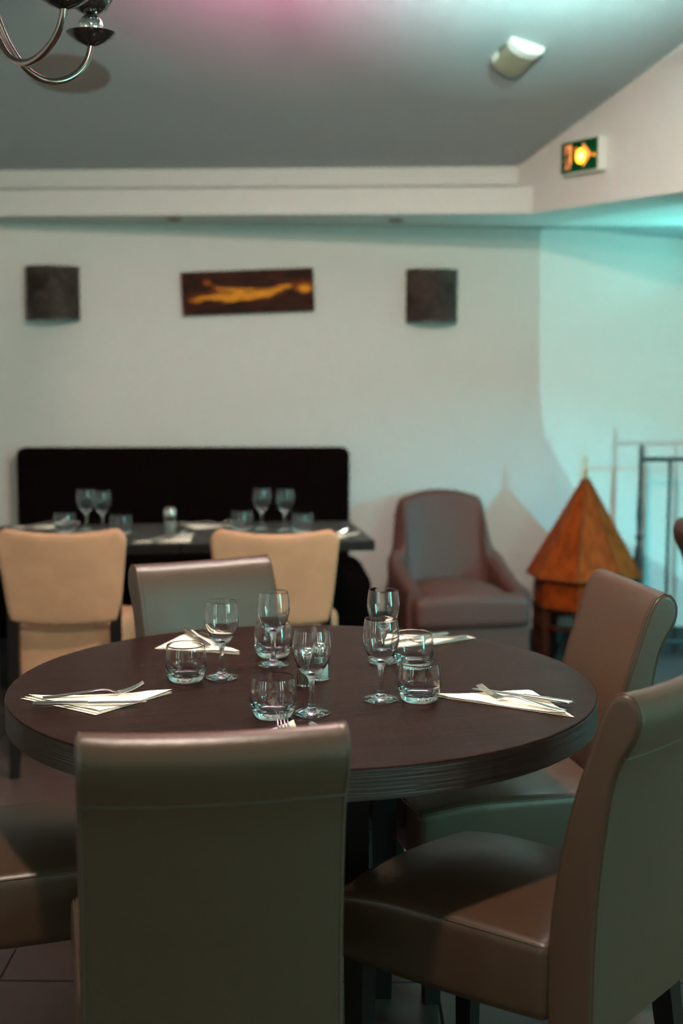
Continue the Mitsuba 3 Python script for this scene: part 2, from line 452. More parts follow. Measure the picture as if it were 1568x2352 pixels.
# ------------------------------------------------------------------ round table
TC = np.array([-0.078, 2.72])
RT, ZT = 0.602, 0.75
top = lathe([(0, ZT - 0.054), (RT - 0.004, ZT - 0.054), (RT - 0.004, ZT), (0, ZT)], 128)
disc = lathe([(0, ZT - 0.003), (RT - 0.003, ZT - 0.003), (RT - 0.0008, ZT - 0.0014), (RT - 0.003, ZT), (0.3, ZT), (0, ZT)], 160)
edge = lathe([(0, ZT - 0.057), (RT - 0.008, ZT - 0.057), (RT, ZT - 0.055), (RT, ZT - 0.0035), (RT - 0.002, ZT - 0.003), (0, ZT - 0.003)], 160)
legs = []
for lx, ly in ((0.108, -0.17), (0.175, 0.135), (-0.200, 0.05), (-0.198, -0.14)):
    legs.append(('leg', mikit.ply(cat([beam((lx, ly, 0.0), (lx, ly, 0.30), 0.036, w2=0.046), beam((lx, ly, 0.30), (lx, ly, ZT - 0.09), 0.052)]), 'm_black_wood'), None))
brace = cat([beam((0.108, -0.17, ZT - 0.10), (-0.200, 0.05, ZT - 0.10), 0.07, 0.08), beam((0.175, 0.135, ZT - 0.10), (-0.198, -0.14, ZT - 0.10), 0.07, 0.08),
             beam((0.175, 0.135, 0.52), (0.40, 0.20, ZT - 0.06), 0.03), beam((-0.198, -0.14, 0.52), (-0.40, -0.20, ZT - 0.06), 0.03)])
thing('round_table', 'large round dark wenge dining table set for five with glasses and napkins', 'table',
      [('tabletop', mikit.ply(disc, 'm_wenge', 30), None), ('tabletop__edge', mikit.ply(edge, 'm_wenge_edge', 30), 'grooved dark wood edge band'), ('brace', mikit.ply(brace, 'm_black_wood'), None)] + legs, (TC[0], TC[1], 0))

# ------------------------------------------------------------------ glasses
def wine_profile():
    outer = [(0.0, 0.0), (0.031, 0.0), (0.0338, 0.0012), (0.0335, 0.0026), (0.026, 0.0046), (0.016, 0.0072), (0.0095, 0.0105), (0.0072, 0.0150), (0.0058, 0.022), (0.0047, 0.035), (0.0046, 0.048),
             (0.0056, 0.060), (0.0072, 0.068), (0.0100, 0.0725), (0.0160, 0.0775), (0.0230, 0.0855), (0.0300, 0.0985), (0.0345, 0.113), (0.0359, 0.126), (0.0353, 0.140), (0.0338, 0.152), (0.0322, 0.1622)]
    inner = [(0.0317, 0.1629), (0.0311, 0.1622), (0.0326, 0.152), (0.0340, 0.140), (0.0346, 0.126), (0.0331, 0.1135), (0.0285, 0.100), (0.0210, 0.0885), (0.0125, 0.0825), (0.0, 0.0805)]
    a = smooth_curve(outer[2:], 60)
    b = smooth_curve(inner[1:], 28)
    b[-1, 0] = 0
    return [(0, 0), (0.031, 0)] + [tuple(q) for q in a] + [inner[0]] + [tuple(q) for q in b]


def tumbler_profile():
    outer = [(0.0305, 0.0007), (0.0335, 0.0035), (0.0375, 0.0110), (0.0405, 0.0200), (0.0430, 0.0340), (0.0433, 0.0430), (0.0425, 0.0560), (0.0410, 0.0670), (0.0392, 0.0770)]
    inner = [(0.0378, 0.0770), (0.0397, 0.0670), (0.0411, 0.0560), (0.0418, 0.0430), (0.0411, 0.0340), (0.0375, 0.0235), (0.0320, 0.0168), (0.0225, 0.0150)]
    a, b = smooth_curve(outer, 40), smooth_curve(inner, 32)
    return [(0, 0.0022), (0.024, 0.0014), (0.0285, 0.0)] + [tuple(q) for q in a] + [(0.0385, 0.0777)] + [tuple(q) for q in b] + [(0, 0.0146)]


WINE = mikit.ply(lathe(wine_profile(), 64), 'm_glass', 40)
TUMB = mikit.ply(lathe(tumbler_profile(), 64), 'm_glass', 40)
GT = ZT + 0.0004
G1, G2 = 'wine glasses on the round table', 'tumblers on the round table'
for x, y, s in ((-0.250, 2.752, 'stemmed wine glass farthest left on the round table, beside a tumbler at its left'),
                (-0.148, 2.871, 'stemmed wine glass standing right in front of the rear left tumbler on the round table'),
                (-0.055, 2.466, 'front stemmed wine glass on the round table, hiding the two shakers'),
                (0.078, 2.572, 'stemmed wine glass left of the front right tumbler on the round table'),
                (0.093, 2.905, 'rear right stemmed wine glass on the round table, partly behind another wine glass')):
    single('wine_glass', s, 'glass', WINE, (x, y, GT), group=G1)
for x, y, s in ((-0.322, 2.722, 'low rounded tumbler farthest left on the round table, in front of the rear napkin'),
                (-0.153, 2.957, 'low rounded tumbler behind a wine glass stem at the rear of the round table'),
                (-0.126, 2.440, 'frontmost low rounded tumbler on the round table, behind the near chair back'),
                (0.158, 2.852, 'rear right low rounded tumbler on the round table, in front of the rear right napkin'),
                (0.154, 2.566, 'low rounded tumbler beside the right napkin on the round table')):
    single('tumbler', s, 'glass', TUMB, (x, y, GT), group=G2)


# ------------------------------------------------------------------ shakers
def shaker_parts(fill):
    body = lathe([(0, 0), (0.0165, 0), (0.018, 0.0015), (0.018, 0.050), (0.0165, 0.053), (0.0150, 0.053), (0.0150, 0.004), (0, 0.004)], 32)
    stuff_ = lathe([(0, 0.0045), (0.0146, 0.0045), (0.0146, 0.034), (0, 0.036)], 24)
    cap = lathe([(0, 0.0535), (0.0185, 0.0535), (0.0188, 0.058), (0.0180, 0.060), (0.0186, 0.062), (0.0178, 0.070), (0.0140, 0.076), (0.007, 0.0785), (0, 0.079)], 32)
    holes = cat([moved(trimesh.creation.cylinder(0.0011, 0.002, sections=8), 0.005 * math.cos(k * PI / 3), 0.005 * math.sin(k * PI / 3), 0.0786) for k in range(6)])
    return [('body', mikit.ply(body, 'm_glass', 40), None), ('filling', mikit.ply(stuff_, fill, 40), None), ('cap', mikit.ply(cap, 'm_steel', 40), 'domed steel cap'), ('cap__hole', mikit.ply(holes, 'm_dark_gap'), None)]


thing('pepper_shaker', 'small glass pepper shaker with steel cap behind the front wine glass', 'shaker', shaker_parts('m_pepper'), (-0.072, 2.690, GT))
thing('salt_shaker', 'small glass salt shaker with steel cap behind the front wine glass, right of the pepper', 'shaker', shaker_parts('m_salt'), (-0.042, 2.742, GT))


# ------------------------------------------------------------------ cutlery and napkins
def ribbon(cs, widths, zs, thick):
    """A metal strip along +x: stations cs, half widths, heights of its middle, thicknesses."""
    rings = []
    for x, w, z, t in zip(cs, widths, zs, thick):
        rings.append([(x, -w, z), (x, -w * 0.75, z + t * 0.8), (x, 0, z + t), (x, w * 0.75, z + t * 0.8), (x, w, z), (x, w * 0.75, z - t * 0.8), (x, 0, z - t), (x, -w * 0.75, z - t * 0.8)])
    v = np.array(rings).reshape(-1, 3)
    n = len(cs)
    f = tm(v, grid_faces(n, 8, close_m=True)).faces
    caps = [[0, k, k + 1] for k in range(1, 7)] + [[(n - 1) * 8, (n - 1) * 8 + k + 1, (n - 1) * 8 + k] for k in range(1, 7)]
    m = trimesh.Trimesh(v, np.vstack([f, caps]), process=False)
    m.fix_normals()
    return m


def resamp(xs, ys, n):
    from scipy.interpolate import PchipInterpolator
    q = np.linspace(xs[0], xs[-1], n)
    return q, PchipInterpolator(xs, ys)(q)


def fork_parts():
    X = [0.0, 0.006, 0.03, 0.08, 0.115, 0.128, 0.140, 0.148]
    q, w = resamp(X, [0.004, 0.0082, 0.0088, 0.0060, 0.0036, 0.0050, 0.0105, 0.0120], 40)
    _, z = resamp(X, [0.0016, 0.0016, 0.0024, 0.0075, 0.0105, 0.0088, 0.0045, 0.0030], 40)
    _, t = resamp(X, [0.0010, 0.0014, 0.0015, 0.0015, 0.0016, 0.0013, 0.0011, 0.0010], 40)
    out = [('handle', mikit.ply(ribbon(q, w, z, t), 'm_steel', 40), None)]
    for k in range(4):
        y = (k - 1.5) * 0.0064
        xs = np.linspace(0.146, 0.196, 12)
        s = (xs - 0.146) / 0.05
        pts = np.stack([xs, y * (1 - 0.08 * s), 0.0030 + 0.018 * s ** 1.7], 1)
        out.append(('tine', mikit.ply(tube(pts, np.linspace(0.0019, 0.0010, 12), 6), 'm_steel', 50), None))
    return out


def knife_parts():
    X = [0.0, 0.004, 0.03, 0.085, 0.104]
    q, w = resamp(X, [0.006, 0.0088, 0.0092, 0.0074, 0.0066], 24)
    _, t = resamp(X, [0.0022, 0.0034, 0.0036, 0.0032, 0.0026], 24)
    handle = ribbon(q, w, np.full(24, 0.0038), t)
    X = [0.103, 0.112, 0.13, 0.18, 0.205, 0.215]
    q, w = resamp(X, [0.0062, 0.0085, 0.0092, 0.0092, 0.0066, 0.0015], 26)
    blade = ribbon(q, w, np.full(26, 0.0036), np.full(26, 0.0007))
    blade.vertices[:, 1] += 0.002 * np.clip((blade.vertices[:, 0] - 0.18) / 0.035, 0, 1)
    return [('handle', mikit.ply(handle, 'm_steel', 45), None), ('blade', mikit.ply(blade, 'm_steel', 45), None)]


FORK, KNIFE = fork_parts(), knife_parts()


def napkin_mesh(seed, spread=0.004):
    """A square paper napkin folded to a triangle: long side along +x from the origin, the right angle at -y (the diner's right)."""
    rng = np.random.default_rng(seed)
    L, layers = 0.288, []
    for k in range(3):
        h = L / 2 * (1 - 0.02 * k)
        s = 18
        v, idx = [], {}
        for i in range(s + 1):
            for j in range(s + 1 - i):
                a, b = i / s, j / s
                x = a * 0.0 + b * L + (1 - a - b) * L / 2
                y = (1 - a - b) * -h
                x += spread * (k - 1) * (a - b) * (1 - (1 - a - b)) + (k - 1) * 0.004
                y += (k - 1) * spread * 0.9 * (1 - a - b)
                idx[i, j] = len(v)
                v.append((x, y, 0))
        v = np.array(v)
        lift = 0.0007 + 0.0011 * k + 0.0045 * (k / 2) * meshkit.noise(np.stack([v[:, 0] * 16, v[:, 1] * 16, np.full(len(v), seed * 3.1 + k)], 1), seed) ** 2
        rim = np.clip(1 - np.minimum(v[:, 0], L - v[:, 0]) / 0.06, 0, 1)
        v[:, 2] = lift + 0.006 * rim ** 2 * (k / 2) * rng.uniform(0.3, 1)
        f = []
        for i in range(s):
            for j in range(s - i):
                f.append([idx[i, j], idx[i + 1, j], idx[i, j + 1]])
                if j < s - i - 1:
                    f.append([idx[i + 1, j], idx[i + 1, j + 1], idx[i, j + 1]])
        n = len(v)
        f = np.array(f)
        m = trimesh.Trimesh(v, f, process=False)
        be = trimesh.grouping.group_rows(m.edges_sorted, require_count=1)
        e = m.edges[be]
        vv = np.vstack([v, v + [0, 0, 0.0005]])
        side = np.vstack([np.stack([e[:, 0], e[:, 1], e[:, 1] + n], 1), np.stack([e[:, 0], e[:, 1] + n, e[:, 0] + n], 1)])
        m = trimesh.Trimesh(vv, np.vstack([f[:, ::-1], f + n, side]), process=False)
        m.fix_normals()
        layers.append(m)
    return cat(layers)


NAPKINS = [napkin_mesh(k) for k in range(5)]
NAPKIN_PLY = [mikit.ply(m, 'm_napkin', 35) for m in NAPKINS]


def lay(parts, name, label, cat_, p0, p1, z, group):
    """Lay cutlery with its handle end at p0 pointing to p1."""
    a = math.atan2(p1[1] - p0[1], p1[0] - p0[0])
    thing(name, label, cat_, parts, (p0[0], p0[1], z), a, group)


GN, GK, GF = 'napkins on the round table', 'knives on the round table', 'forks on the round table'
settings = [  # napkin outer end, inner end, knife, fork
    ('left', (-0.622, 2.572), (-0.342, 2.618), (-0.588, 2.494), (-0.354, 2.513), (-0.582, 2.552), (-0.395, 2.600)),
    ('right', (0.431, 2.450), (0.192, 2.594), (0.447, 2.514), (0.252, 2.633), (0.424, 2.465), (0.262, 2.600)),
    ('rear left', (-0.368, 3.225), (-0.236, 2.985), (-0.385, 3.215), (-0.300, 3.010), (-0.340, 3.190), (-0.262, 3.010)),
    ('rear right', (0.318, 3.160), (0.090, 2.985), (0.256, 3.172), (0.085, 3.045), (0.300, 3.155), (0.130, 3.010)),
    ('near', (-0.088, 2.405), (-0.040, 2.140), (-0.020, 2.160), (-0.050, 2.360), (-0.080, 2.185), (-0.112, 2.405)),
]
for q, (w, n0, n1, k0, k1, f0, f1) in enumerate(settings):
    where = {'left': 'at the left edge of the round table', 'right': 'at the right edge of the round table', 'rear left': 'at the rear left of the round table',
             'rear right': 'at the rear right of the round table', 'near': 'behind the near chair back on the round table'}[w]
    a = math.atan2(n1[1] - n0[1], n1[0] - n0[0])
    single('napkin', 'cream napkin folded to a triangle ' + where, 'napkin', NAPKIN_PLY[q], (n0[0], n0[1], ZT + 0.0002), a, GN)
    lay(KNIFE, 'table_knife', 'steel knife on the napkin ' + where, 'knife', k0, k1, ZT + 0.0075, GK)
    lay(FORK, 'table_fork', 'steel fork on the napkin ' + where, 'fork', f0, f1, ZT + 0.0068, GF)


# ------------------------------------------------------------------ leather dining chairs
def chaikin(p, k=3):
    p = np.asarray(p, float)
    for _ in range(k):
        q = np.roll(p, -1, 0)
        p = np.stack([p * 0.75 + q * 0.25, p * 0.25 + q * 0.75], 1).reshape(-1, 2)
    return p


def back_profile(n=40):
    """Closed side outline of the backrest (y forward, z up): n points up the front, n down the rear."""
    front = smooth_curve([(0.004, 0.305), (0.006, 0.46), (-0.006, 0.58), (-0.030, 0.70), (-0.060, 0.80), (-0.084, 0.868), (-0.098, 0.890), (-0.115, 0.899)], n)
    rear = smooth_curve([(-0.115, 0.899), (-0.134, 0.893), (-0.146, 0.874), (-0.1475, 0.850), (-0.140, 0.826), (-0.126, 0.803), (-0.112, 0.775), (-0.096, 0.70), (-0.083, 0.58), (-0.078, 0.46), (-0.078, 0.305)], n)
    return front, rear


def dashes(line, step=0.0075, length=0.0045, r=0.0006):
    d = np.r_[0, np.cumsum(np.linalg.norm(np.diff(line, axis=0), axis=1))]
    at = lambda q: np.array([np.interp(q, d, line[:, k]) for k in range(3)])   # noqa: E731
    return cat([tube([at(q), at(q + length)], r, 4) for q in np.arange(0.004, d[-1] - length, step)])


def loft_back(w=0.385, r=0.010):
    front, rear = back_profile()
    n = len(front)
    prof = np.vstack([front[:-1], rear])           # bottom front -> top -> bottom rear
    t = np.gradient(prof, axis=0)
    t /= np.linalg.norm(t, axis=1, keepdims=True)
    nor = np.stack([-t[:, 1], t[:, 0]], 1)         # points outward? fix below
    c = prof.mean(0)
    if ((prof - c) * nor).sum() > 0:
        nor = -nor                                  # now inward
    xs, ins = [], []
    for a in np.linspace(PI / 2, 0, 5):
        xs.append(-(w / 2 - r + r * math.sin(a))); ins.append(r * (1 - math.cos(a)))
    mids = np.linspace(-(w / 2 - r), w / 2 - r, 9)[1:-1]
    X = np.r_[xs, mids, [-q for q in xs[::-1]]]
    I = np.r_[ins, np.zeros(len(mids)), ins[::-1]]
    V = []
    for x, s in zip(X, I):
        u = 2 * x / w
        p = prof + nor * s
        taper = 1 + 0.02 * (0.6 - p[:, 1])
        V.append(np.stack([x * taper, p[:, 0] - 0.012 * (1 - u * u) * np.clip((p[:, 1] - 0.3) / 0.3, 0, 1), p[:, 1] + 0.004 * u * u * np.clip((p[:, 1] - 0.6) / 0.3, 0, 1)], 1))
    m = len(prof)
    v = np.vstack(V)
    f = tm(v, grid_faces(len(X), m, close_m=True)).faces
    caps = []
    for base in (0, (len(X) - 1) * m):
        for i in range(m // 2):
            a, b, c2, d = i, i + 1, m - 2 - i, m - 1 - i
            if a >= d:
                break
            if b <= c2:
                caps += [[base + a, base + b, base + c2], [base + a, base + c2, base + d]]
            elif b < d:
                caps += [[base + a, base + b, base + d]]
    mesh = trimesh.Trimesh(v, np.vstack([f, caps]), process=False)
    mesh.merge_vertices()
    mesh.update_faces(mesh.nondegenerate_faces())
    mesh.fix_normals()
    # seams: along both side outlines and across the rear below the roll
    seams = []
    for side in (0, -1):
        k = 3 if side == 0 else len(X) - 4
        p = V[k]
        cc = np.array([0, nor[:, 0].mean(), 0])
        seams.append(tube(p[2:-2] + np.c_[np.full(len(p) - 4, np.sign(X[k]) * 0.0002), -nor[2:-2] * 0.0004], 0.0017, 6))
    st = []
    for x in (-w / 2 + 0.0155, w / 2 - 0.0155):
        k = int(np.argmin(np.abs(X - x)))
        line = V[k].copy()
        line[:, 0] += (x - X[k])
        st.append(line[3:-3] + np.c_[np.zeros(m - 6), -nor[3:-3] * 0.0003])
    j = int(np.argmin(np.abs(prof[:, 1] - 0.800) + (np.arange(m) < n) * 9))
    seams.append(tube(np.array([V[k][j] for k in range(2, len(X) - 2)]) + [0, -0.0002, 0], 0.0020, 6))
    return mesh, cat(seams), cat([dashes(q) for q in st])


def seat_mesh():
    W, D, z0, z1 = 0.425, 0.445, 0.325, 0.462

    def warp(v):
        y = (v[:, 1] + D / 2) / D                  # 0 rear, 1 front
        u = v[:, 0] / (W / 2)
        topw = np.clip(v[:, 2] / (z1 - z0) + 0.5, 0, 1)
        s = 0.93 + 0.11 * y
        v2 = v.copy()
        v2[:, 0] = v[:, 0] * s * (1 + 0.010 * np.sin(PI * np.clip(topw, 0, 1)))
        v2[:, 1] = v[:, 1] + 0.012 * (1 - u * u) * (y > 0.9)
        v2[:, 2] = v[:, 2] + topw * (0.030 * (1 - u * u) * np.sin(PI * np.clip(y * 0.86 + 0.08, 0, 1)) ** 0.8 - 0.020 * np.clip((y - 0.62) / 0.38, 0, 1) ** 2) - (1 - topw) * 0.006 * np.sin(PI * y)
        return v2
    m = rbox(W, D, z1 - z0, 0.018, 4, sub=14, warp=warp)
    m.apply_translation((0, D / 2 + 0.002, (z0 + z1) / 2))
    # seam along the upper edge of sides and front
    v = np.array([(-W / 2 + 0.004, y, 0.0) for y in np.linspace(-D / 2 + 0.02, D / 2 - 0.022, 16)] +
                 [(-W / 2 + 0.004 + 0.018 * (1 - math.cos(a)), D / 2 - 0.022 + 0.018 * math.sin(a), 0) for a in np.linspace(0.2, PI / 2, 6)])
    v = np.vstack([v, v[::-1] * [-1, 1, 1]])
    v[:, 2] = (z1 - z0) / 2 - 0.006
    c = smooth_curve(v, 120)
    c = warp(c)
    c = c + [0, D / 2 + 0.002, (z0 + z1) / 2]
    pip = tube(c, 0.0019, 6)
    n_ = np.array([[0, 0, 1.0]]) * 0.0040
    inner = c * [0.985, 0.985, 1] + n_ + [0, 0.003, 0]
    return m, pip, dashes(inner)


_back, _seams, _bst = loft_back()
_seat, _pip, _sst = seat_mesh()


def chair_parts(leather):
    parts = [('seat', mikit.ply(_seat, leather, 45), None), ('seat__piping', mikit.ply(_pip, 'm_seam', True), None),
             ('backrest', mikit.ply(_back, leather, 50), None), ('backrest__seam', mikit.ply(_seams, 'm_seam', True), None), ('backrest__stitching', mikit.ply(_bst, 'm_thread'), None)]
    for x, y, dy in ((-0.18, 0.405, 0.0), (0.18, 0.405, 0.0), (-0.155, -0.035, -0.05), (0.155, -0.035, -0.05)):
        zt = 0.34 if y > 0 else 0.32
        parts.append(('leg', mikit.ply(beam((x, y, zt), (x, y + dy, 0.0), 0.042, w2=0.034), 'm_black_wood'), 'square dark wood leg'))
    return parts


TAUPE = chair_parts('m_leather')
BROWN = chair_parts('m_leather_brown')


def chair(parts, ridge, facing, label, group='leather chairs around the round table'):
    """ridge: the middle of the top of the backrest on the floor plan; facing: where the sitter looks."""
    f = np.array(facing, float) / np.linalg.norm(facing)
    o = np.array(ridge) + f * 0.127
    thing('leather_chair', label, 'chair', parts, (o[0], o[1], 0), math.atan2(f[1], f[0]) - PI / 2, group)


chair(TAUPE, (-0.176, 1.818), (-0.17, 0.985), 'taupe leather chair nearest the camera, seen from behind with its smooth back')
chair(TAUPE, (0.565, 2.165), (-0.776, 0.63), 'taupe leather chair at the right front of the round table, its outer back lit teal')
chair(TAUPE, (0.690, 3.105), (-0.98, -0.19), 'brown taupe leather chair behind the right front chair, in front of the orange lantern')
chair(TAUPE, (-0.365, 3.420), (0.484, -0.876), 'taupe leather chair behind the round table with a bluish sheen on its backrest')
chair(TAUPE, (-0.955, 2.455), (0.92, 0.39), 'leather chair at the left of the round table of which only the seat shows')
chair(BROWN, (1.165, 4.20), (0.96, 0.28), 'dark brown leather chair cut off by the right edge, in front of the iron railing', group='leather chairs beyond the round table')


# ------------------------------------------------------------------ beige dining chairs
def beige_back():
    W, H, N = 0.41, 0.283, 24
    def pt(u, v, s):
        """u across -1..1, v up 0..1, s: 1 rear, -1 front."""
        half = (0.172 + 0.032 * v ** 0.8)
        e = abs(u)
        z = 0.545 + v * H + (0.020 * e ** 2.2 - 0.030 * max(0.0, (e - 0.86) / 0.14) ** 2.2) * v ** 3 - 0.010 * (1 - e * e) * (1 - v) ** 2
        y = -0.035 * v - 0.030 * (1 - u * u) * (0.4 + 0.6 * v)
        return np.array([u * half, y - s * 0.026, z])
    us = np.sin(np.linspace(-1, 1, N) * PI / 2) * 0.5 + np.linspace(-1, 1, N) * 0.5
    vs = np.linspace(0, 1, 16)
    A = np.array([[pt(u, v, 1) for v in vs] for u in us])
    B = np.array([[pt(u, v, -1) for v in vs] for u in us])
    def shrink(G, s):
        # rounds the rim: pulls the edge ring of each face inwards
        return G
    rings = []
    # outline loop indices
    loop = [(i, 0) for i in range(N)] + [(N - 1, j) for j in range(1, 16)] + [(i, 15) for i in range(N - 2, -1, -1)] + [(0, j) for j in range(14, 0, -1)]
    a = np.array([A[i, j] for i, j in loop]); b = np.array([B[i, j] for i, j in loop])
    out = []
    for k in range(len(loop)):
        d = np.roll(a, -1, 0)[k] - np.roll(a, 1, 0)[k]
        d[1] = 0
        d /= np.linalg.norm(d)
        out.append(np.array([d[2], 0, -d[0]]))
    out = np.array(out)
    R = 0.012
    sect = [a]
    for t in np.linspace(-1, 1, 9)[1:-1]:
        bulge = math.sqrt(1 - t * t)
        sect.append((a * (1 - t) + b * (1 + t)) / 2 + out * R * bulge)
    sect.append(b)
    v = np.vstack([A.reshape(-1, 3), B.reshape(-1, 3)] + sect)
    f1 = tm(A.reshape(-1, 3), grid_faces(N, 16)).faces
    f2 = f1[:, ::-1] + N * 16
    f3 = tm(v, grid_faces(len(sect), len(loop), close_m=True)).faces + 2 * N * 16
    m = trimesh.Trimesh(v, np.vstack([f1, f2, f3]), process=False)
    m.merge_vertices()
    m.update_faces(m.nondegenerate_faces())
    m.fix_normals()
    return m


def beige_parts():
    def warp(v):
        y = (v[:, 1] + 0.21) / 0.42
        v = v.copy()
        v[:, 0] *= 0.86 + 0.2 * y
        v[:, 2] += np.where(v[:, 2] > 0, 0.018 * (1 - (v[:, 0] / 0.22) ** 2), 0)
        return v
    seat = rbox(0.40, 0.42, 0.20, 0.03, 4, sub=8, warp=warp, center=(0, 0.235, 0.40))
    seat.vertices[:, 2] = np.maximum(seat.vertices[:, 2], 0.30)
    out = [('backrest', mikit.ply(beige_back(), 'm_beige', 50), None), ('seat', mikit.ply(seat, 'm_beige', 45), None)]
    for s in (-1, 1):
        post = cat([beam((s * 0.172, -0.005, 0.62), (s * 0.172, 0.0, 0.30), 0.036), beam((s * 0.172, 0.0, 0.30), (s * 0.172, -0.04, 0.0), 0.036, w2=0.03)])
        out.append(('leg', mikit.ply(post, 'm_black_wood'), 'dark wood rear leg rising to the backrest'))
        out.append(('leg', mikit.ply(beam((s * 0.185, 0.415, 0.32), (s * 0.185, 0.425, 0.0), 0.036, w2=0.028), 'm_black_wood'), 'dark wood front leg'))
    return out


BEIGE = beige_parts()
thing('beige_chair', 'beige upholstered dining chair with dark legs, left of the pair at the black tables', 'chair', BEIGE, (-0.935, 4.455, 0), math.atan(0.04), 'beige chairs at the black tables')
thing('beige_chair', 'beige upholstered dining chair behind the taupe chair, right of the pair at the black tables', 'chair', BEIGE, (-0.222, 4.455, 0), math.atan(0.0), 'beige chairs at the black tables')

# ------------------------------------------------------------------ banquette bench
back = rbox(1.535, 0.12, 0.79, 0.035, 5)
seat = rbox(1.66, 0.54, 0.30, 0.09, 6)
base = box(-0.78, 0.78, -0.22, 0.24, 0.0, 0.22)
bench_at = wp(-0.737, 0.0)
thing('banquette_bench', 'black leather banquette bench with a high back against the wall', 'bench',
      [('backrest', mikit.ply(moved(back, 0, -0.062, 0.613), 'm_black_leather', 40), None), ('seat', mikit.ply(moved(seat, 0.0, -0.385, 0.37), 'm_black_leather', 40), None), ('base', mikit.ply(moved(base, 0, -0.35, 0), 'm_black_wood'), None)],
      (bench_at[0], bench_at[1], 0), WALL_RZ)

# ------------------------------------------------------------------ two small black tables
TRZ = math.atan(0.15)
e1, e2 = np.array([math.cos(TRZ), math.sin(TRZ)]), np.array([-math.sin(TRZ), math.cos(TRZ)])
ttop = rbox(0.716, 0.62, 0.038, 0.003, 2, center=(0, 0, ZT - 0.019))
tcol = cat([box(-0.04, 0.04, 0.03, 0.11, 0.03, ZT - 0.05), box(-0.2, 0.2, -0.2, 0.2, ZT - 0.05, ZT - 0.038)])
tfoot = rbox(0.36, 0.34, 0.03, 0.004, 2, center=(0, 0.07, 0.015))
CR = np.array([-0.275, 5.170])
for k, s in ((1, 'small black table before the banquette, left one of two pushed together'), (0, 'small black table before the banquette, right one of two pushed together')):
    c = CR - e1 * 0.719 * k
    thing('bistro_table', s, 'table', [('tabletop', mikit.ply(ttop, 'm_black_wood', 40), None), ('column', mikit.ply(tcol, 'm_black_wood'), None), ('foot', mikit.ply(tfoot, 'm_black_wood', 40), None)], (c[0], c[1], 0), TRZ, 'black tables in front of the banquette')

GW, GU = 'wine glasses on the black tables', 'tumblers on the black tables'
for x, y, s in ((-0.992, 5.160, 'left one of the two wine glasses behind the left beige chair'), (-0.922, 5.120, 'right one of the two wine glasses behind the left beige chair'),
                (-0.313, 5.224, 'left one of the two wine glasses behind the right beige chair'), (-0.221, 5.192, 'right one of the two wine glasses behind the right beige chair')):
    single('wine_glass', s, 'glass', WINE, (x, y, GT), group=GW)
for x, y, s in ((-1.062, 5.100, 'tumbler on the left black table, left of the wine glasses'), (-0.838, 5.050, 'tumbler on the left black table, right of the wine glasses'),
                (-0.390, 5.190, 'tumbler on the right black table, left of the wine glasses'), (-0.152, 5.132, 'tumbler on the right black table, right of the wine glasses')):
    single('tumbler', s, 'glass', TUMB, (x, y, GT), group=GU)
thing('salt_shaker', 'tall glass salt shaker on the black tables between the two groups of glasses', 'shaker',
      [(a, b, c) for a, b, c in shaker_parts('m_salt')], matrix=T().translate([-0.655, 5.075, GT]).scale([1.3, 1.3, 1.32]))
far = [('at the left end of the left black table', (-1.30, 5.235), 0.62, 1), ('on the left black table near the shaker', (-0.755, 4.825), 0.85, 2), ('on the right black table behind the shaker', (-0.660, 5.405), -0.35, 3), ('at the right end of the right black table', (-0.205, 5.01), 0.28, 4)]
for w, (x, y), a, q in far:
    single('napkin', 'cream folded napkin with cutlery ' + w, 'napkin', NAPKIN_PLY[q], (x, y, ZT + 0.0004), a, 'napkins on the black tables')
    d, n = np.array([math.cos(a), math.sin(a)]), np.array([math.sin(a), -math.cos(a)])
    k0 = np.array([x, y]) + d * 0.03 + n * 0.062
    f0 = np.array([x, y]) + d * 0.035 + n * 0.025
    lay(KNIFE, 'table_knife', 'steel knife lying on the napkin ' + w, 'knife', k0, k0 + d, ZT + 0.0078, 'knives on the black tables')
    lay(FORK, 'table_fork', 'steel fork lying on the napkin ' + w, 'fork', f0, f0 + d, ZT + 0.0070, 'forks on the black tables')

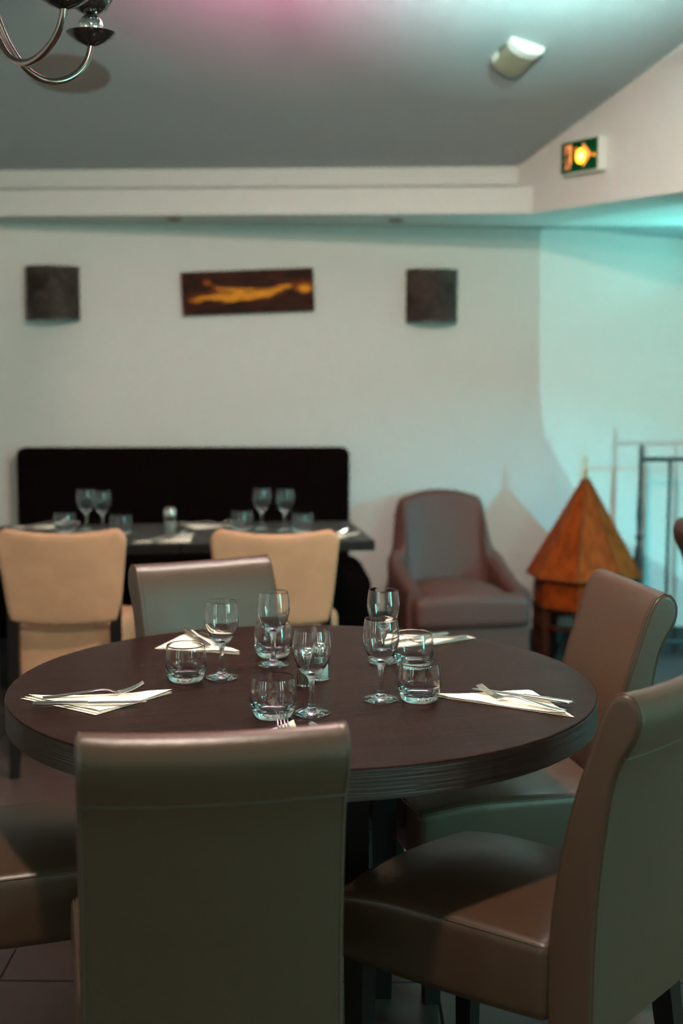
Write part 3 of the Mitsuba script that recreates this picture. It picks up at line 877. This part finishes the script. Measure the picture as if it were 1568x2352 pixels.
# ------------------------------------------------------------------ armchair
def armchair():
    # plan: a U open to +y (front); s runs from the left arm's front end round the back to the right
    W, D, th = 0.265, 0.46, 0.075
    path = []
    for y in np.linspace(0.44, 0.10, 14):
        path.append((-W, y))
    for a in np.linspace(0, PI, 33)[1:-1]:
        path.append((-W * math.copysign(abs(math.cos(a)) ** 0.8, math.cos(a)), 0.10 - 0.13 * math.sin(a) ** 0.8))
    for y in np.linspace(0.10, 0.44, 14):
        path.append((W, y))
    P = np.array(path)
    s = np.r_[0, np.cumsum(np.linalg.norm(np.diff(P, axis=0), axis=1))]
    q = np.linspace(0, s[-1], 97)
    P = np.stack([np.interp(q, s, P[:, 0]), np.interp(q, s, P[:, 1])], 1)
    s = np.abs(q - s[-1] / 2)
    h = np.interp(s, [0, 0.08, 0.17, 0.195, 0.205, 0.225, 0.25, 0.32, 0.42, 0.55, 0.75], [0.842, 0.836, 0.810, 0.80, 0.70, 0.615, 0.585, 0.555, 0.52, 0.485, 0.465])
    k = np.array([0.3, 1, 2, 1, 0.3]); k /= k.sum()
    h = np.convolve(np.pad(h, 2, mode='edge'), k, 'valid')
    t = np.gradient(P, axis=0); t /= np.linalg.norm(t, axis=1, keepdims=True)
    nin = np.stack([-t[:, 1], t[:, 0]], 1)         # inward side
    if (nin[48] @ np.array([0, 1.0])) < 0:
        nin = -nin
    V = []
    for i in range(len(P)):
        H = h[i]
        lean = 0.07 * np.clip((H - 0.5) / 0.35, 0, 1)
        prof = [(0.0, 0.06), (0.0, 0.25), (-0.005, 0.42)]
        prof += [(-lean * (z - 0.42) / 0.4 if z > 0.42 else 0, z) for z in np.linspace(0.42, H - 0.035, 7)[1:]]
        o = prof[-1][0]
        prof += [(o + (1 - math.cos(a)) * th / 2, H - 0.035 + 0.035 * math.sin(a)) for a in np.linspace(0.3, PI - 0.3, 8)]
        inner = [(-lean * (z - 0.42) / 0.4 * (z > 0.42) + th, z) for z in np.linspace(H - 0.035, 0.36, 8)]
        prof += inner + [(th, 0.06)]
        V.append([(P[i, 0] + nin[i, 0] * a, P[i, 1] + nin[i, 1] * a, b) for a, b in prof])
    V = np.array(V)
    n, m = V.shape[:2]
    v = V.reshape(-1, 3)
    f = tm(v, grid_faces(n, m, close_m=True)).faces
    caps = []
    for base in (0, (n - 1) * m):
        for i in range(m // 2):
            a, b, c, d = i, i + 1, m - 2 - i, m - 1 - i
            if b <= c:
                caps += [[base + a, base + b, base + c], [base + a, base + c, base + d]]
    shell = trimesh.Trimesh(v, np.vstack([f, caps]), process=False)
    shell.merge_vertices()
    shell.update_faces(shell.nondegenerate_faces())
    shell.fix_normals()

    def dome(v):
        v = v.copy()
        v[:, 2] += np.where(v[:, 2] > 0, 0.035 * (1 - (v[:, 0] / 0.26) ** 2) * np.clip(1 - ((v[:, 1] + 0.02) / 0.30) ** 2, 0, 1), 0)
        return v
    cushion = rbox(0.50, 0.46, 0.13, 0.035, 5, sub=8, warp=dome)
    cushion.vertices[:, 0] *= np.where(cushion.vertices[:, 1] < 0.18, 0.74, 1.0)
    cushion.apply_translation((0, 0.27, 0.375))
    base = rbox(0.515, 0.40, 0.26, 0.015, 3, center=(0, 0.27, 0.185))
    return shell, cushion, base


shell, cushion, abase = armchair()
for m_ in (shell, cushion, abase):
    z_ = m_.vertices[:, 2]
    m_.vertices = np.stack([m_.vertices[:, 0] * 1.05, m_.vertices[:, 1] * 1.05, np.where(z_ > 0.3, z_ * 1.05 - 0.0707, z_ * 0.814)], 1)
aparts = [('back_and_arms', mikit.ply(shell, 'm_armchair', 50), None), ('seat_cushion', mikit.ply(cushion, 'm_armchair', 50), None), ('base', mikit.ply(abase, 'm_armchair', 40), None)]
for x in (-0.21, 0.21):
    for y in (0.10, 0.43):
        aparts.append(('foot', mikit.ply(beam((x, y, 0.07), (x, y, 0.0), 0.045, w2=0.035), 'm_black_wood'), 'short dark foot'))
thing('tub_armchair', 'taupe leather tub armchair with arched back standing by the wall', 'armchair', aparts, (0.470, 6.215, 0), PI + 0.20)

# ------------------------------------------------------------------ lantern with a pyramid roof
def lantern_tone(p, n, uv):
    a = dr.atan2(p.y - 6.115, p.x - 1.121)
    k = fbm(a * 9, p.z * 26, 1.0, 3)
    return mix((0.21, 0.030, 0.004), (0.32, 0.050, 0.006), smoothstep(0.3, 0.7, k))


mat('m_lantern', proc(lantern_tone), 0.65, spec=0.08)


def octa(r, k, rot):
    a = rot + (k + np.array([0, 1])) * PI / 4
    return np.stack([r * np.cos(a), r * np.sin(a)], 1)


lp = []
ROT = -PI / 2 - 0.28
RB, RD, ZB, ZA = 0.264, 0.228, 0.435, 0.880
for k in range(8):
    b, a = octa(RB, k, ROT), octa(0.012, k, ROT)
    bi, ai = octa(RB - 0.010, k, ROT), octa(0.004, k, ROT)
    v = [(*b[0], ZB), (*b[1], ZB), (*a[1], ZA), (*a[0], ZA), (*bi[0], ZB), (*bi[1], ZB), (*ai[1], ZA - 0.004), (*ai[0], ZA - 0.004)]
    m = tm(v, [[0, 1, 2, 3], [5, 4, 7, 6], [0, 4, 5, 1], [1, 5, 6, 2], [3, 2, 6, 7], [0, 3, 7, 4]])
    m.fix_normals()
    lp.append(('roof_panel', mikit.ply(m, 'm_lantern'), None))
ribs = cat([tube([(*octa(RB, k, ROT)[0], ZB), (*octa(0.012, k, ROT)[0], ZA)], 0.0045, 6) for k in range(8)] + [tube(np.vstack([np.c_[octa(RB, k, ROT), [ZB, ZB]]]), 0.006, 6) for k in range(8)])
lp.append(('roof_frame', mikit.ply(ribs, 'm_orange_wood', 40), None))
for k in range(8):
    b, bi = octa(RD, k, ROT), octa(RD - 0.012, k, ROT)
    v = [(*b[0], 0.30), (*b[1], 0.30), (*b[1], ZB), (*b[0], ZB), (*bi[0], 0.30), (*bi[1], 0.30), (*bi[1], ZB), (*bi[0], ZB)]
    m = tm(v, [[0, 1, 2, 3], [5, 4, 7, 6], [0, 4, 5, 1], [1, 5, 6, 2], [3, 2, 6, 7], [0, 3, 7, 4]])
    m.fix_normals()
    lp.append(('side_panel', mikit.ply(m, 'm_lantern'), None))
for z, nm in ((0.30, 'ledge'), (0.215, 'rail')):
    ring = Polygon([octa(RD + 0.008, k, ROT)[0] for k in range(8)]).difference(Polygon([octa(RD - 0.03, k, ROT)[0] for k in range(8)]))
    lp.append((nm, mikit.ply(prism(ring, z - 0.014, z), 'm_dark_red_wood'), None))
for k in range(8):
    x, y = octa(RD - 0.014, k, ROT)[0]
    lp.append(('leg', mikit.ply(beam((x, y, 0.0), (x, y, 0.30), 0.03, w2=0.036), 'm_dark_red_wood'), None))
fin = lathe([(0, ZA - 0.012), (0.016, ZA - 0.012), (0.017, ZA), (0.009, ZA + 0.008), (0.006, ZA + 0.02), (0.011, ZA + 0.032), (0.006, ZA + 0.045), (0.0035, ZA + 0.055), (0.0035, ZA + 0.075), (0.0065, ZA + 0.085), (0.0065, ZA + 0.095), (0.003, ZA + 0.102), (0, ZA + 0.103)], 20)
lp.append(('finial', mikit.ply(fin, 'm_brass', 40), 'slim turned brass finial'))
thing('pyramid_lantern', 'orange brown octagonal floor lantern with pyramid roof and finial beside the railing', 'lantern', lp, (1.121, 6.115, 0))

# ------------------------------------------------------------------ iron railing
rp = []
def railp(u, z, d=0.24):
    p = wp(u, d)
    return (p[0], p[1], z)


post = lathe([(0, 0), (0.03, 0), (0.03, 0.02), (0.017, 0.03), (0.017, 0.38), (0.022, 0.46), (0.022, 0.50), (0.012, 0.57), (0.011, 0.585), (0.021, 0.60), (0.011, 0.615), (0.012, 0.64), (0.016, 0.70), (0.011, 0.80), (0.0105, 1.01), (0.006, 1.03), (0, 1.038)], 16)
pp = railp(1.375, 0)
rp.append(('post', mikit.ply(moved(post, pp[0], pp[1], 0), 'm_black_iron', 40), None))
rp.append(('top_rail', mikit.ply(tube([railp(1.375, 0.962), railp(1.927, 0.962)], 0.011), 'm_black_iron', 40), None))
rp.append(('bottom_rail', mikit.ply(tube([railp(1.375, 0.10), railp(1.927, 0.10)], 0.010), 'm_black_iron', 40), None))
for k in range(3):
    u = 1.375 + 0.138 * (k + 1)
    rp.append(('bar', mikit.ply(tube([railp(u, 0.10), railp(u, 0.962)], 0.0085), 'm_black_iron', 40), None))
pe = railp(1.927, 0)
rp.append(('post', mikit.ply(moved(post, pe[0], pe[1], 0), 'm_black_iron', 40), None))
thing('iron_railing', 'black wrought iron railing in front of the teal lit wall', 'railing', rp)

# ------------------------------------------------------------------ wall lamps
def sconce_fn(p, n, uv):
    rows = dr.abs(dr.sin(p.z * 210 + 1.2 * noise(p.x * 60, p.z * 12, 0.0)))
    k = noise(p.x * 330, p.z * 260, 2.0) * (0.35 + 0.65 * smoothstep(0.2, 0.8, rows))
    fade = smoothstep(0.25, 0.75, fbm(p.x * 16, p.z * 16, 4.0, 2))
    return mix((0.014, 0.009, 0.007), (0.13, 0.10, 0.08), smoothstep(0.30, 0.75, k) * (0.35 + 0.65 * fade))


mat('m_sconce', proc(sconce_fn), 0.6, spec=0.1)
ang = np.linspace(0, PI, 33)
R, DEP = 0.121, 0.098
o = np.stack([R * np.cos(ang), -DEP * np.sin(ang) ** 0.85 - 0.002], 1)
i_ = np.stack([(R - 0.003) * np.cos(ang), -(DEP - 0.003) * np.sin(ang) ** 0.85 - 0.002], 1)
shade = prism(Polygon(np.vstack([o, i_[::-1]])), -0.119, 0.119)
rimp = Polygon(np.vstack([o * [1.006, 1.01], (i_ * [0.985, 0.98])[::-1]]))
rim = prism(rimp, 0.113, 0.122)
rim_low = prism(rimp, -0.122, -0.113)
plate = box(-0.05, 0.05, -0.012, -0.0005, -0.07, 0.07)
bulb = trimesh.creation.icosphere(2, 0.025)
sp = [('shade', mikit.ply(shade, 'm_sconce', 30), 'dark patterned half round shade'), ('rim', mikit.ply(rim, 'm_black_iron', 30), None), ('rim', mikit.ply(rim_low, 'm_black_iron', 30), None), ('back_plate', mikit.ply(plate, 'm_white_plastic'), None),
      ('bulb', mikit.ply(moved(bulb, 0, -0.045, 0.0), 'm_white_plastic', True), None)]
for u, s in ((-1.335, 'left'), (0.420, 'right')):
    p = wp(u, 0.0)
    thing('wall_lamp', f'dark patterned half round wall lamp, {"left of" if s == "left" else "right of"} the orange painting', 'lamp', sp, (p[0], p[1], 1.714), WALL_RZ, 'half round lamps on the back wall')

# ------------------------------------------------------------------ painting
PU, PZ, PW, PH, PT = -0.439, 1.728, 0.305, 0.099, 0.045


def paint_fn(p, n, uv):
    x = p.x + 0.439
    z = p.z - 1.728
    u = (x * math.cos(PT) + z * math.sin(PT)) / PW
    v = (-x * math.sin(PT) + z * math.cos(PT)) / PH
    nz = fbm(u * 4, v * 3, 1.0, 4) - 0.5
    fine = fbm(u * 6, v * 22, 3.0, 4)
    rag = fbm(u * 18, v * 9, 5.0, 3) - 0.5
    c1 = -0.20 + 0.42 * smoothstep(0.05, 0.8, u) - 0.10 * smoothstep(-0.3, -1.0, u) + 0.18 * nz
    w1 = 0.10 + 0.12 * smoothstep(-0.9, -0.1, u) * (1 - smoothstep(0.2, 0.7, u)) + 0.16 * rag
    band1 = (1 - smoothstep(0.5, 1.4, dr.abs(v - c1) / dr.maximum(w1, 0.02))) * smoothstep(-1.02, -0.7, u) * (1 - smoothstep(0.60, 0.74, u))
    c2 = 0.06 + 0.42 * (u - 0.12) * (u - 0.12) + 0.14 * nz
    band2 = (1 - smoothstep(0.03, 0.13, dr.abs(v - c2) - 0.06 * rag)) * smoothstep(-0.62, -0.42, u) * (1 - smoothstep(0.58, 0.74, u))
    blob = 1 - smoothstep(0.02, 0.11, dr.sqrt(dr.square(u + 0.60) + dr.square((v - 0.50) * 0.4)) + 0.05 * rag)
    patch = 1 - smoothstep(0.03, 0.16, dr.sqrt(dr.square((u - 0.86) * 0.8) + dr.square((v - 0.06) * 0.45)) + 0.10 * rag)
    glow_ = 0.45 * (1 - smoothstep(0.0, 0.6, dr.abs(v - c1 - 0.05))) * smoothstep(-1.1, -0.6, u)
    k = dr.maximum(dr.maximum(band1 * 0.95, band2 * 0.8), dr.maximum(blob * 0.5, dr.maximum(patch, glow_ * fine)))
    k = dr.minimum(1.0, k * (0.30 + 1.0 * fine))
    base = mix((0.012, 0.0035, 0.0018), (0.060, 0.013, 0.005), smoothstep(0.35, 0.8, fine))
    mid = mix(base, (0.30, 0.065, 0.006), smoothstep(0.08, 0.45, k))
    return mix(mid, (0.78, 0.31, 0.025), smoothstep(0.42, 0.85, k))


mat('m_painting', proc(paint_fn), 0.6, spec=0.1)
mat('m_canvas_edge', (0.05, 0.015, 0.008), 0.7)
cv = rbox(2 * PW, 0.022, 2 * PH, 0.003, 2)
fr = rbox(2 * PW - 0.03, 0.008, 2 * PH - 0.03, 0.002, 1, center=(0, 0.015, 0))
pm = T().translate([wp(PU, 0.020)[0], wp(PU, 0.020)[1], PZ]).rotate([0, 0, 1], math.degrees(WALL_RZ)).rotate([0, 1, 0], -math.degrees(PT))
thing('painting', 'long narrow abstract painting, dark brown with glowing orange streaks, hung slightly crooked', 'painting', [('canvas', mikit.ply(cv, 'm_painting', 40), None), ('stretcher', mikit.ply(fr, 'm_canvas_edge', 40), None)], matrix=pm)

# ------------------------------------------------------------------ recessed spotlights under the lowered ceiling
ringm = lathe([(0.026, 0.0), (0.026, -0.004), (0.030, -0.009), (0.038, -0.007), (0.041, 0.0), (0.026, 0.0)], 24)
lens = lathe([(0, -0.0015), (0.0262, -0.0015), (0.0262, 0.0), (0, 0.0)], 24)
for u, d, s in ((-0.77, 0.20, 'left'), (0.226, 0.25, 'right')):
    p = wp(u, d)
    thing('recessed_spotlight', f'small unlit recessed spotlight under the cornice, {s} one of the pair', 'spotlight', [('ring', mikit.ply(ringm, 'm_bronze_steel', 40), None), ('lens', mikit.ply(lens, 'm_dark_gap', 40), None)], (p[0], p[1], ZS), 0, 'recessed spotlights under the cornice')

# ------------------------------------------------------------------ ceiling speaker and emergency light
CT = math.atan(CS)
cmat = lambda x, y, drop=0.0: T().translate(on_ceiling(x, y, drop).tolist()).rotate([1, 0, 0], -math.degrees(CT))   # noqa: E731
spk = lathe([(0, -0.004), (0.135, -0.004), (0.146, -0.008), (0.155, -0.006), (0.160, 0.0), (0, 0.0)], 64)
spg = lathe([(0, -0.0065), (0.133, -0.0065), (0.134, -0.0035), (0, -0.0035)], 64)
sm = cmat(-1.065, 5.385).scale([1, 0.80, 1])
thing('ceiling_speaker', 'round taupe speaker grille set in the sloping ceiling', 'speaker', [('ring', mikit.ply(spk, 'm_speaker', 30), None), ('grille', mikit.ply(spg, 'm_speaker', 30), None)], matrix=sm)

# half round emergency light: its flat white end faces the camera
cs, sn = np.cos(np.linspace(0, PI, 25)), np.sin(np.linspace(0, PI, 25))
dee = Polygon(np.stack([0.072 * cs, -0.052 * sn ** 0.8], 1))


def along(poly2, a, b):
    m = prism(poly2, a, b)
    m.vertices = np.stack([m.vertices[:, 0], m.vertices[:, 2], m.vertices[:, 1]], 1)
    m.fix_normals()
    return m


lamp_cap = along(dee, -0.085, -0.055)
lamp_body = along(dee.buffer(-0.003), -0.055, 0.065)
slot = along(dee.buffer(0.0005).difference(dee.buffer(-0.006)).intersection(sbox(0.02, 0.08, -0.1, -0.006)), -0.035, 0.005)
eye_ = along(dee.buffer(0.001).difference(dee.buffer(-0.006)).intersection(sbox(-0.005, 0.050, -0.1, -0.02)), 0.015, 0.055)
em = cmat(0.648, 5.175).rotate([0, 0, 1], 24)
thing('emergency_light', 'half round emergency light with bright white end plate on the sloping ceiling', 'light',
      [('end_plate', mikit.ply(lamp_cap, 'm_white_plastic', 30), 'white half round end plate'), ('housing', mikit.ply(lamp_body, 'm_tan_plastic', 30), None), ('slot', mikit.ply(slot, 'm_dark_gap', 30), None), ('lens', mikit.ply(eye_, 'm_white_plastic', 30), None)], matrix=em)

# ------------------------------------------------------------------ exit sign
scene['m_sign_green'] = {'type': 'diffuse', 'reflectance': rgb(0.004, 0.055, 0.018)}
scene['m_sign_light'] = {'type': 'diffuse', 'reflectance': rgb(0.16, 0.08, 0.03)}


def glow(mesh, c):
    return {**mikit.ply(mesh, 'm_sign_light'), 'emitter': {'type': 'area', 'radiance': rgb(*[q / 2.0 ** exposure for q in c]), 'sampling_weight': 0.05}}


SW, SH, SD = 0.215, 0.122, 0.050
MZ = SD
housing = rbox(SW + 0.012, SH + 0.010, SD - 0.004, 0.004, 2, center=(0.004, 0, (SD - 0.004) / 2))
panel = box(-SW / 2, SW / 2, -SH / 2, SH / 2, SD - 0.004, SD)
door = sbox(-0.082, -0.047, -0.050, 0.048)
man = unary_union([Point(-0.066, 0.030).buffer(0.0075), LineString([(-0.066, 0.021), (-0.069, -0.005)]).buffer(0.0065), LineString([(-0.069, -0.005), (-0.060, -0.022), (-0.064, -0.042)]).buffer(0.0045),
                   LineString([(-0.069, -0.005), (-0.076, -0.024), (-0.084, -0.034)]).buffer(0.0045), LineString([(-0.066, 0.016), (-0.056, 0.004), (-0.050, 0.008)]).buffer(0.0035), LineString([(-0.066, 0.016), (-0.077, 0.008), (-0.080, -0.004)]).buffer(0.0035)])
arrow = unary_union([sbox(-0.020, 0.034, -0.014, 0.014), Polygon([(0.026, 0.047), (0.026, -0.047), (0.074, 0.0)])])
post_bar = sbox(-0.045, -0.028, -0.050, 0.048)
hot = Point(0.014, -0.002).buffer(0.016)
warm = Point(0.012, -0.002).buffer(0.030).difference(hot)
led = Point(0.092, -0.006).buffer(0.006)
ex = CORNER + BD * 0.350 + BN * 0.001
sign_m = T(np.array([[BD[0], 0, BN[0], ex[0]], [BD[1], 0, BN[1], ex[1]], [0, 1, 0, 2.232], [0, 0, 0, 1.0]]).tolist())
thing('exit_sign', 'green emergency exit sign with running figure and arrow glowing orange on the bulkhead', 'exit sign',
      [('housing', mikit.ply(housing, 'm_white_plastic', 30), 'white plastic housing'), ('panel', mikit.ply(panel, 'm_sign_green'), 'green sign panel'),
       ('panel__doorway', glow(prism(door.difference(man), SD, SD + 0.0006), (0.85, 0.24, 0.10)), None),
       ('panel__door_leaf', glow(prism(post_bar, SD, SD + 0.0006), (2.2, 0.62, 0.04)), None),
       ('panel__arrow', glow(prism(arrow.difference(hot).difference(warm), SD, SD + 0.0006), (1.9, 0.50, 0.06)), None),
       ('panel__lamp_halo', glow(prism(warm, SD, SD + 0.0008), (4.5, 1.9, 0.06)), None),
       ('lamp', glow(prism(hot, SD, SD + 0.0010), (9.0, 5.6, 0.9)), 'bright lamp glow'),
       ('indicator', glow(prism(led, SD, SD + 0.0010), (2.6, 0.7, 0.02)), 'small orange indicator light')], matrix=sign_m)

# ------------------------------------------------------------------ chandelier
CC = np.array([-0.757, 2.88])
ch = []
arm2 = smooth_curve([(0.016, 2.46), (0.014, 2.36), (0.016, 2.25), (0.030, 2.165), (0.062, 2.085), (0.105, 2.036), (0.150, 2.022), (0.195, 2.036), (0.226, 2.066), (0.238, 2.098), (0.240, 2.112)], 60) - [0, 0.016]
zc = 2.096
dish = lathe([(0, zc - 0.006), (0.010, zc - 0.007), (0.030, zc + 0.001), (0.046, zc + 0.012), (0.054, zc + 0.021), (0.0515, zc + 0.0215), (0.040, zc + 0.015), (0.020, zc + 0.007), (0, zc + 0.005)], 40)
ball = moved(trimesh.creation.icosphere(3, 0.027), 0, 0, zc + 0.034)
bowl = lathe([(0, zc + 0.060), (0.018, zc + 0.061), (0.036, zc + 0.072), (0.047, zc + 0.092), (0.050, zc + 0.120), (0.049, zc + 0.150), (0.047, zc + 0.150), (0.047, zc + 0.120), (0.043, zc + 0.094), (0.030, zc + 0.078), (0, zc + 0.070)], 40)
bulbm = moved(trimesh.creation.icosphere(2, 0.022), 0, 0, zc + 0.180)
for a, reach in ((0.50, 0.24), (-0.733, 0.29), (PI + 0.50, 0.24), (PI - 0.733, 0.29)):
    c, s = math.cos(a), math.sin(a)
    rr_ = arm2[:, 0] * np.interp(arm2[:, 0], [0.02, 0.24], [1.0, reach / 0.24])
    pts = np.stack([rr_ * c, rr_ * s, arm2[:, 1]], 1)
    tag_ = lambda m: moved(m, reach * c, reach * s, 0)   # noqa: E731
    ch.append(('arm', mikit.ply(tube(pts, 0.0074, 12), 'm_bronze_steel', 50), None))
    ch.append(('dish', mikit.ply(tag_(dish), 'm_black_gloss', 40), 'black glossy drip dish'))
    ch.append(('ball', mikit.ply(tag_(ball), 'm_chrome', True), 'chrome ball'))
    ch.append(('bowl', mikit.ply(tag_(bowl), 'm_black_gloss', 40), 'black glossy bowl shade'))
    ch.append(('bulb', mikit.ply(tag_(bulbm), 'm_white_plastic', True), 'unlit white bulb above its bowl'))
stem = lathe([(0, 2.30), (0.012, 2.302), (0.020, 2.32), (0.012, 2.345), (0.012, 2.42), (0.024, 2.44), (0.024, 2.47), (0.009, 2.49), (0.009, ZF - 0.05), (0.05, ZF - 0.03), (0.055, ZF), (0, ZF)], 32)
ch.append(('stem', mikit.ply(stem, 'm_bronze_steel', 40), None))
thing('chandelier', 'chandelier with curved chrome arms, black dishes and chrome balls hanging at the upper left', 'chandelier', ch, (CC[0], CC[1], 0))
